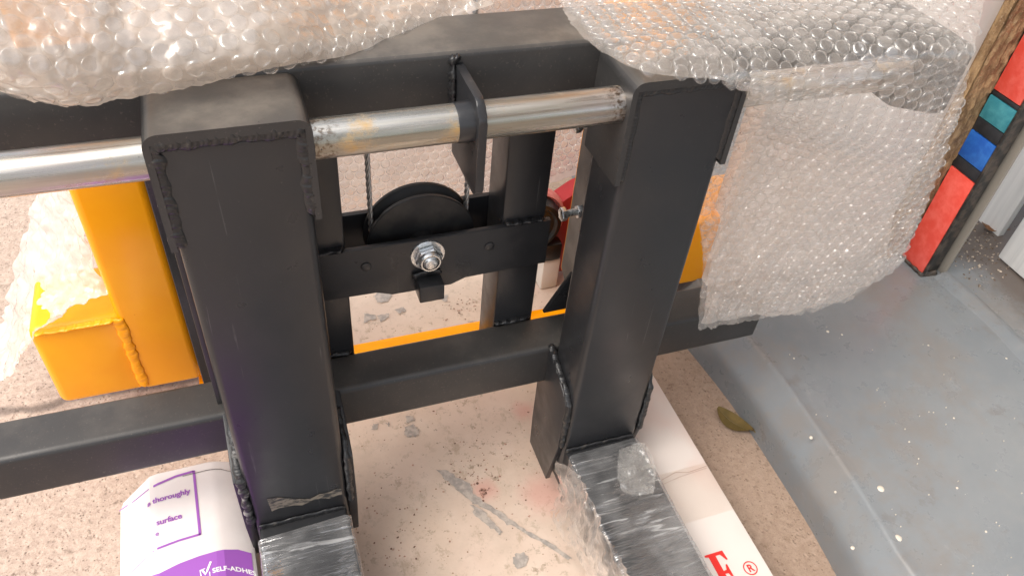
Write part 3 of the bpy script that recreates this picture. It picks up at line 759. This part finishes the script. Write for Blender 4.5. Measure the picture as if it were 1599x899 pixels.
put_text('lettering', 'surface', .0125, onbox(245, 821), onbox(281, 810), M_['purple'], PB, bold=.0003, spacing=.95)
put_text('lettering', 'e', .011, onbox(243, 838), onbox(253, 835), M_['purple'], PB, bold=.0001)
put_text('lettering', 'SELF-ADHES', .0095, onbox(333, 895), onbox(368, 887), M_['wprint'], PB, bold=.0003, spacing=1.02, curve=6.)
bm = bmesh.new(); strip(bm, [onbox(316, 890), onbox(322, 897), onbox(330, 877)], .0028); strip(bm, [onbox(321, 888), onbox(313, 891), onbox(316, 905), onbox(329, 902), onbox(328, 893)], .0013); lay('tick_mark', bm, M_['wprint'], PB, .0012)
bm = bmesh.new(); strip(bm, [onbox(286, 744), onbox(322, 735), onbox(345, 733), onbox(362, 737)], .0009); lay('cut_line', bm, M_['frame'], PB, .0011)

WB = empty('red_letter_carton', (.56, -.1, 0)); tag(WB, 'long white carton with red letters on the concrete under the right fork', 'box')
bm = bmesh.new(); add_box(bm, .497, .613, -.62, .158, 0, .08, .0025, 2); finish('carton', bm, M_['carton2'], WB)
flat = lambda x: .08
def onw(u, v): p = on(u, v, 'Z', .08); return (p.x, p.y)
# serif letter, drawn as a polygon in its own square and laid on the lid
Ex = [(0, 0), (.62, 0), (.66, .26), (.60, .26), (.50, .09), (.32, .07), (.32, .46), (.42, .45), (.47, .34), (.52, .34), (.52, .66), (.47, .66), (.42, .54), (.32, .53), (.32, .92), (.47, .92), (.57, .76), (.62, .76), (.60, 1), (0, 1), (0, .95), (.10, .93), (.10, .07), (0, .05)]
e0 = Vector(onw(1100, 868)); e1 = Vector(onw(1127, 857)); dx_ = (e1-e0).normalized(); up_ = Vector((0, 1))
hh = .062; bm = bmesh.new()
f = bm.faces.new([bm.verts.new((*(e0 + Vector((1, 0))*p[0]*.05 + up_*(p[1]-1)*hh), .0808)) for p in Ex]); f.normal_update(); bmesh.ops.triangulate(bm, faces=[f])
finish('red_letter', bm, M_['rprint'], WB, 0)
bm = bmesh.new(); cR = onw(1172, 887); strip(bm, [(cR[0]+.0098*math.cos(a_*math.pi/16), cR[1]+.0098*math.sin(a_*math.pi/16)) for a_ in range(33)], .0017); lay('registered_mark', bm, M_['rprint'], WB, .0008, flat)
put_text('lettering', 'R', .0155, (cR[0]-.0046, cR[1]-.0052), (cR[0]+.01, cR[1]-.0052), M_['rprint'], WB, flat, .0008, .0004)
# tape round the middle of the carton, and its creases
bm = bmesh.new(); add_box(bm, .4965, .6135, -.125, -.035, .0002, .0806, .0022, 2); finish('tape', bm, M_['tape'], WB)
bm = bmesh.new(); strip(bm, [onw(1030, 752), onw(1055, 738), onw(1075, 738), onw(1104, 728)], .0007); strip(bm, [onw(1035, 757), onw(1062, 745), onw(1104, 731)], .0005)
k = NT('crease'); k.P(Base_Color=(.40, .27, .22), Roughness=.6); lay('crease', bm, k.mat, WB, .0012, flat)

# ---------------------------------------------------------------- leaves
def leaf(name, mat, c, L, W, ang, label, group=None, curl=.012):
    bm = bmesh.new(); n = 14; rows = []
    for i in range(n+1):
        t_ = i/n; wdt = W*math.sin(math.pi*min(1, t_*.97+.03))**.8*(1-.25*t_)
        zc = .004+curl*(2*t_-1)**2
        rows.append([Vector((L*(t_-.5), wdt*s_, zc+abs(s_)*W*.18*(.6+.4*t_))) for s_ in (-1, -.5, 0, .5, 1)])
    rot = Matrix.Rotation(ang, 3, 'Z'); vr = [[bm.verts.new(rot @ p + Vector(c)) for p in r_] for r_ in rows]
    for a, b in zip(vr, vr[1:]):
        for i in range(4): bm.faces.new((a[i], a[i+1], b[i+1], b[i]))
    o = finish(name, bm, mat, None, 60)
    bm = bmesh.new(); add_tube(bm, [rot @ Vector((L*.48, 0, .01+curl*.6))+Vector(c), rot @ Vector((L*.62, .003, .008))+Vector(c), rot @ Vector((L*.75, .004, .012))+Vector(c)], .0011, 6); finish('leaf_stalk', bm, mat, o, 60)
    bm = bmesh.new(); add_tube(bm, [rot @ Vector((L*(i/8-.48), 0, .0048+curl*(2*i/8-1)**2))+Vector(c) for i in range(9)], .0006, 5); finish('leaf_vein', bm, mat, o, 60)
    return tag(o, label, 'leaf')
p0, p1 = on(1115, 638, 'Z', .01), on(1180, 679, 'Z', .01)
leaf('dry_leaf', M_['leaf'], ((p0.x+p1.x)/2, (p0.y+p1.y)/2, .001), .074, .0215, math.atan2(p1.y-p0.y, p1.x-p0.x), 'dry olive leaf on the concrete beside the step')
p0 = on(1546, 361, 'Z', STEP)
leaf('brown_leaf', M_['leaf2'], (p0.x, p0.y, STEP+.001), .050, .012, R(-35), 'curled brown leaf in the dirt behind the tiled pillar')
bm = bmesh.new()
for i in range(240):
    q = on(random.gauss(1535, 30), random.gauss(385, 28), 'Z', STEP)
    if q.x > 1.51 or q.x < 1.325 or q.y > .6: continue
    s = random.uniform(.0008, .0032)
    bmesh.ops.create_icosphere(bm, subdivisions=1, radius=s, matrix=Matrix.Translation((q.x, q.y, STEP+s*.2)) @ Matrix.Diagonal((1, random.uniform(.5, 1.2), .5, 1)))
k = NT('grit'); k.P(Base_Color=k.mix(k.ramp(k.noise(90, 2), .45, .6), (.12, .085, .06), (.45, .38, .31)), Roughness=.9)
tag(finish('grit', bm, k.mat, None, 60), 'dirt and grit swept behind the pillar', kind='stuff')

# ---------------------------------------------------------------- wraps
def catmull(P, t):
    n = len(P)-1; t = max(0, min(t*n, n-1e-6)); i = int(t); f = t-i
    p1, p2 = P[i], P[i+1]; p0 = P[i-1] if i > 0 else p1*2-p2; p3 = P[i+2] if i+2 <= n else p2*2-p1
    return .5*((2*p1)+(p2-p0)*f+(2*p0-5*p1+4*p2-p3)*f*f+(3*p1-p0-3*p2+p3)*f**3)
class Surf:
    def __init__(s, rows, amp=.004, freq=9, crease=.0, seed=0, low=0.):
        s.low = low
        s.rows = [[p if isinstance(p, Vector) else on(p[0], p[1], 'Y', p[2]) for p in r] for r in rows]; s.amp, s.f, s.cr, s.sd = amp, freq, crease, seed
    def raw(s, a, b): return catmull([catmull(r, a) for r in s.rows], b)
    def __call__(s, a, b):
        p = s.raw(a, b); e = .004
        n = (s.raw(a+e, b)-s.raw(a-e, b)).cross(s.raw(a, b+e)-s.raw(a, b-e))
        n = n.normalized() if n.length > 1e-12 else Vector((0, -1, 0))
        q = p*s.f+Vector((s.sd, 0, 0))
        d = s.amp*(noise.noise(q)+.5*noise.noise(q*2.3))
        if s.cr: d += s.cr*(1-abs(noise.noise(q*3.1+Vector((7, 3, 1))))*2.4) + s.cr*.6*(1-abs(noise.noise(q*7.3))*2.4)
        return p+n*(d*(1+s.low*max(0, b-.55)))
    def size(s):
        w_ = max(sum((s.raw((i+1)/30, b)-s.raw(i/30, b)).length for i in range(30)) for b in (.2, .5, .8))
        h_ = max(sum((s.raw(a, (i+1)/30)-s.raw(a, i/30)).length for i in range(30)) for a in (.2, .5, .8)); return w_, h_
def sheet_surf(name, F, nu, nv, mat, parent=None, rag=0.):
    bm = bmesh.new(); g_ = []
    for j in range(nv+1):
        row = []
        for i in range(nu+1):
            a, b = i/nu, j/nv
            if rag:
                if j in (0, nv): b = max(0, min(1, b+(random.random()*rag)*(1 if j == 0 else -1)))
                if i in (0, nu): a = max(0, min(1, a+(random.random()*rag)*(1 if i == 0 else -1)))
            row.append(bm.verts.new(F(a, b)))
        g_.append(row)
    for j in range(nv):
        for i in range(nu): bm.faces.new((g_[j][i], g_[j][i+1], g_[j+1][i+1], g_[j+1][i]))
    me = bpy.data.meshes.new(name); bm.to_mesh(me); bm.free(); me.polygons.foreach_set('use_smooth', [True]*len(me.polygons))
    o = link(name, me, mat, parent)
    if parent is not None and parent.type == 'EMPTY': o.location = -parent.location
    return o
def bubble_protos(mat):
    out = []
    for v in range(6):
        bm = bmesh.new(); seg = 12
        dent = random.uniform(0, .5) if v > 1 else 0
        rings = []
        for r_, z_ in ((1, -.02), (.965, .62), (.87, .95), (.50, 1.0-dent*.55)):
            rings.append([bm.verts.new((r_*math.cos(6.2832*k_/seg)*(1+random.gauss(0, .02+.05*(v > 2))), r_*math.sin(6.2832*k_/seg)*(1+random.gauss(0, .02+.05*(v > 2))), z_*(1+random.gauss(0, .03+.10*(v > 2))))) for k_ in range(seg)])
        tp = bm.verts.new((0, 0, 1.02-dent))
        for a, b in zip(rings, rings[1:]):
            for k_ in range(seg): bm.faces.new((a[k_], a[(k_+1) % seg], b[(k_+1) % seg], b[k_]))
        for k_ in range(seg): bm.faces.new((rings[-1][k_], rings[-1][(k_+1) % seg], tp))
        me = bpy.data.meshes.new('bubble'); bm.to_mesh(me); bm.free(); me.materials.append(mat)
        me.polygons.foreach_set('use_smooth', [True]*len(me.polygons)); out.append(me)
    return out
def bubbles(F, root, mat, pitch, dia, hgt, side=1, single=300, wild=.25):
    protos = bubble_protos(mat); allb = []; NS_ = 80
    def table(fn):
        T = [0.]; p0 = fn(0.)
        for i in range(1, NS_+1):
            p = fn(i/NS_); T.append(T[-1]+(p-p0).length); p0 = p
        return T
    def at(T, s):
        if s <= 0 or s >= T[-1]: return None
        import bisect
        i = bisect.bisect(T, s)-1; return (i+(s-T[i])/max(1e-9, T[i+1]-T[i]))/NS_
    TV = table(lambda b: F.raw(.5, b)); j = 0
    while True:
        b = at(TV, (j+.55)*pitch*.866); j += 1
        if b is None: break
        TU = table(lambda a: F.raw(a, b)); mid = TU[NS_//2]; nn = int(TU[-1]/pitch)+2
        for i in range(-nn, nn):
            a = at(TU, mid+(i+(.5 if j % 2 else 0))*pitch)
            if a is None or a > .985 or a < .015 or b > .985: continue
            p = F(a, b); e = .004
            tu = F.raw(min(1, a+e), b)-F.raw(max(0, a-e), b); tv = F.raw(a, min(1, b+e))-F.raw(a, max(0, b-e))
            if tv.length < pitch*.0: continue
            n = tu.cross(tv)
            if n.length < 1e-14: continue
            n.normalize(); n *= side
            x = tu.normalized(); y = n.cross(x)
            r = dia/2*random.uniform(.94, 1.04); h = hgt*random.uniform(1-wild*1.6, 1.1)
            n2 = (n+Vector((random.gauss(0, 1), random.gauss(0, 1), random.gauss(0, 1)))*.10*wild*3).normalized()
            M = Matrix((( x.x*r, y.x*r, n2.x*h, p.x), (x.y*r, y.y*r, n2.y*h, p.y), (x.z*r, y.z*r, n2.z*h, p.z), (0, 0, 0, 1))) @ Matrix.Rotation(random.uniform(0, 6.28), 4, 'Z')
            q = p-CP; dep = q.dot(CF); uu = q.dot(CX)/dep*FPX+800; vv = q.dot(CD)/dep*FPX+450
            inside = 0 < uu < 1599 and 0 < vv < 899
            allb.append((0 if inside else 1, dep, M, random.choice(protos) if random.random() < wild*2 else protos[random.randint(0, 1)]))
    allb.sort(key=lambda t_: t_[:2])
    for _, _, M, me in allb[:single]:
        o = bpy.data.objects.new('bubble', me); COL.objects.link(o); o.parent = root; o.matrix_local = M
    rest = allb[single:]
    if rest:
        vs, fs = [], []
        for _, _, M, me in rest:
            o_ = len(vs); vs += [M @ v.co for v in me.vertices]; fs += [[o_+q for q in p.vertices] for p in me.polygons]
        me = bpy.data.meshes.new('bubble_field'); me.from_pydata(vs, [], fs); me.materials.append(mat)
        me.polygons.foreach_set('use_smooth', [True]*len(me.polygons))
        o = link('bubble_field', me, None, root); o['kind'] = 'stuff'
    return len(allb)

# right-hand wrap, thrown over the beam end and hanging down over the crossbar
FR = Surf([
 [Vector((0.37, 0.26, 0.76)), Vector((0.48, 0.25, 0.775)), Vector((0.59, 0.23, 0.785)), Vector((0.7, 0.21, 0.8)), Vector((0.81, 0.19, 0.8)), Vector((0.9, 0.17, 0.79))],
 [Vector((0.345, 0.165, 0.776)), Vector((0.45, 0.15, 0.785)), Vector((0.56, 0.14, 0.79)), Vector((0.66, 0.12, 0.8)), Vector((0.74, 0.09, 0.805)), (1537, -12, .03)],
 [Vector((0.335, 0.075, 0.778)), Vector((0.42, 0.06, 0.785)), Vector((0.51, 0.05, 0.79)), Vector((0.59, 0.03, 0.795)), Vector((0.685, -0.035, 0.80)), (1524, 70, -.045)],
 [Vector((0.365, 0.0, 0.776)), Vector((0.42, -0.003, 0.78)), Vector((0.49, -0.008, 0.772)), Vector((0.575, -0.022, 0.762)), Vector((0.66, -0.045, 0.76)), (1504, 168, -.058)],
 [Vector((0.482, -0.01, 0.752)), Vector((0.515, -0.01, 0.735)), Vector((0.555, -0.014, 0.715)), Vector((0.61, -0.03, 0.7)), Vector((0.685, -0.05, 0.69)), (1486, 218, -.052)],
 [Vector((0.497, 0.045, 0.655)), Vector((0.56, 0.03, 0.648)), Vector((0.605, 0.01, 0.64)), Vector((0.655, -0.012, 0.635)), Vector((0.725, -0.03, 0.62)), (1464, 282, -.03)],
 [(1088, 310, .062), (1165, 325, .045), (1235, 335, .02), (1305, 340, .0), (1380, 348, -.01), (1440, 345, -.01)],
 [(1098, 410, .055), (1155, 420, .038), (1225, 425, .022), (1295, 420, .01), (1362, 408, .0), (1415, 392, .0)],
 [(1090, 518, .045), (1175, 502, .045), (1250, 493, .03), (1325, 476, .02), (1372, 444, .015), (1402, 412, .01)]], .0022, 12, .0005, 0, 7.)
wr = sheet_surf('bubble_wrap', FR, 110, 150, M_['wrap_sheet'], None, .006)
tag(wr, 'clear bubble wrap draped over the right end of the black beam', 'bubble wrap')
bubbles(FR, wr, M_['wrap_bubble'], .0168, .0156, .0038, -1)
# a second loose ply folded inside the lower half of the wrap
FR2 = Surf([
 [(1175, 200, .10), (1230, 215, .085), (1290, 230, .07), (1350, 250, .05), (1420, 262, .03)],
 [(1140, 300, .10), (1210, 310, .08), (1280, 320, .06), (1340, 330, .04), (1400, 335, .03)],
 [(1112, 410, .095), (1180, 420, .075), (1250, 420, .055), (1320, 412, .04), (1385, 395, .03)],
 [(1098, 508, .070), (1175, 496, .068), (1250, 487, .055), (1315, 470, .045), (1365, 440, .035)]], .007, 13, .003, 4)
wi = sheet_surf('inner_ply', FR2, 60, 50, M_['inner_ply'], wr)
# left-hand wrap, bundled on top of the beam
FL = Surf([
 [(-90, 105, .050), (-10, 140, .045), (80, 166, .045), (130, 168, .046), (215, 147, .052), (330, 125, .055), (450, 103, .060), (560, 83, .100), (690, 40, .155), (775, 6, .17)],
 [(-90, 70, .030), (-10, 105, .020), (80, 128, .020), (130, 130, .025), (215, 112, .040), (330, 92, .045), (450, 75, .060), (560, 55, .110), (690, 20, .165), (770, -10, .18)],
 [(-90, 10, .040), (-10, 45, .035), (80, 65, .04), (130, 62, .045), (215, 50, .060), (330, 38, .07), (450, 25, .09), (560, 10, .14), (690, -12, .18), (770, -40, .20)],
 [(-90, -60, .09), (-10, -30, .085), (80, -10, .09), (130, -12, .095), (215, -20, .11), (330, -28, .12), (450, -38, .14), (560, -45, .18), (690, -60, .21), (770, -80, .23)],
 [(-90, -120, .20), (-10, -90, .20), (80, -80, .20), (130, -80, .20), (215, -85, .21), (330, -90, .22), (450, -95, .23), (560, -100, .25), (690, -110, .27), (770, -120, .28)]], .006, 12, .0024, 2)
wl_ = sheet_surf('bubble_wrap', FL, 150, 70, M_['wrap_sheet_thick'], None, .008)
tag(wl_, 'thick milky bubble wrap bundled along the beam above the left upright', 'bubble wrap')
bubbles(FL, wl_, M_['wrap_bubble_thick'], .0178, .0163, .0032, 1, wild=.42)
# sheet hanging behind the mast
FB = Surf([[Vector((-.09, .60, 1.15)), Vector((.2, .62, 1.15)), Vector((.5, .61, 1.15)), Vector((.78, .60, 1.15))],
           [Vector((-.09, .58, .8)), Vector((.2, .595, .8)), Vector((.5, .59, .8)), Vector((.78, .58, .8))],
           [Vector((-.09, .58, .5)), Vector((.2, .575, .5)), Vector((.5, .58, .5)), Vector((.78, .575, .5))],
           [Vector((-.09, .58, .19)), Vector((.2, .57, .18)), Vector((.5, .57, .20)), Vector((.78, .57, .255))]], .006, 6, 0, 9)
wb = sheet_surf('bubble_wrap', FB, 70, 70, M_['wrap_sheet_back'], None, .004)
tag(wb, 'flat pinkish bubble wrap hanging behind the pulley and rear posts', 'bubble wrap')
bubbles(FB, wb, M_['wrap_bubble_back'], .0185, .0172, .0032, -1, wild=.35)
# crumpled film over the orange block
FO = Surf([
 [(50, 292, .52), (78, 290, .48), (100, 290, .43), (108, 288, .36)],
 [(40, 350, .52), (75, 345, .47), (108, 340, .42), (130, 345, .35)],
 [(12, 440, .52), (60, 430, .44), (110, 425, .39), (152, 420, .345)],
 [(-5, 520, .50), (40, 500, .40), (95, 475, .36), (168, 452, .34)],
 [(-30, 600, .42), (10, 592, .37), (38, 540, .335), (60, 505, .325)]], .010, 10, .005, 5)
fo = sheet_surf('crumpled_film', FO, 70, 90, M_['crumpled_film'], None, .01)
tag(fo, 'crumpled clear plastic film draped over the orange base block', 'plastic film')

# stretch film wound on the forks
def fork_film(a, b, mat, label, y0):
    bm = bmesh.new(); t = .0022; n = 60; rows = []
    sec = rounded([(a+.002, .058), (a+.002, .1605), (b-.002, .1605), (b-.002, .058)], .007, 3)
    for j in range(n+1):
        yy = y0-.6*j/n; row = []
        for i, (x_, z_) in enumerate(sec):
            d = noise.noise((x_*60, yy*45, z_*60))*.0016+noise.noise((x_*14, yy*160, z_*14))*.0011
            cx, cz = (a+b)/2, .108; v = Vector((x_-cx, z_-cz)).normalized()
            edge = .012*noise.noise((x_*40, 3, z_*40)) if j == 0 else 0
            row.append(bm.verts.new((x_+v.x*(t+d), yy+edge+.10*(x_-cx), z_+v.y*(t+d))))
        rows.append(row)
    m_ = len(sec)
    for r0, r1 in zip(rows, rows[1:]):
        for i in range(m_): bm.faces.new((r0[i], r0[(i+1) % m_], r1[(i+1) % m_], r1[i]))
    o = finish('stretch_film', bm, mat, None, 60); return tag(o, label, 'plastic film')
fork_film(*XU[0], M_['stretch_left'], 'shiny stretch film wound round the left fork beside the purple label carton', -.018)
fr_ = fork_film(*XU[1], M_['stretch_right'], 'clear stretch film wound round the right fork with a loose flap', -.012)
FF = Surf([[(868, 720, -.015), (900, 745, -.06), (925, 790, -.12), (950, 840, -.18), (985, 905, -.25)],
           [(872, 760, -.01), (885, 790, -.06), (905, 830, -.12), (925, 870, -.17), (960, 920, -.23)],
           [(866, 785, -.01), (862, 810, -.05), (885, 850, -.10), (905, 885, -.14), (935, 930, -.2)]], .007, 22, .003, 3)
sheet_surf('loose_flap', FF, 50, 26, M_['clear_film'], fr_)
pw = []
for row in ([(968, 700), (1003, 690), (1012, 700)], [(965, 735), (995, 735), (1025, 728)], [(972, 765), (1000, 772), (1022, 768)]):
    pw.append([on(u, v, 'Z', .168) for u, v in row])
sheet_surf('folded_patch', Surf(pw, .004, 26, .003, 6), 24, 24, M_['patch_film'], fr_)
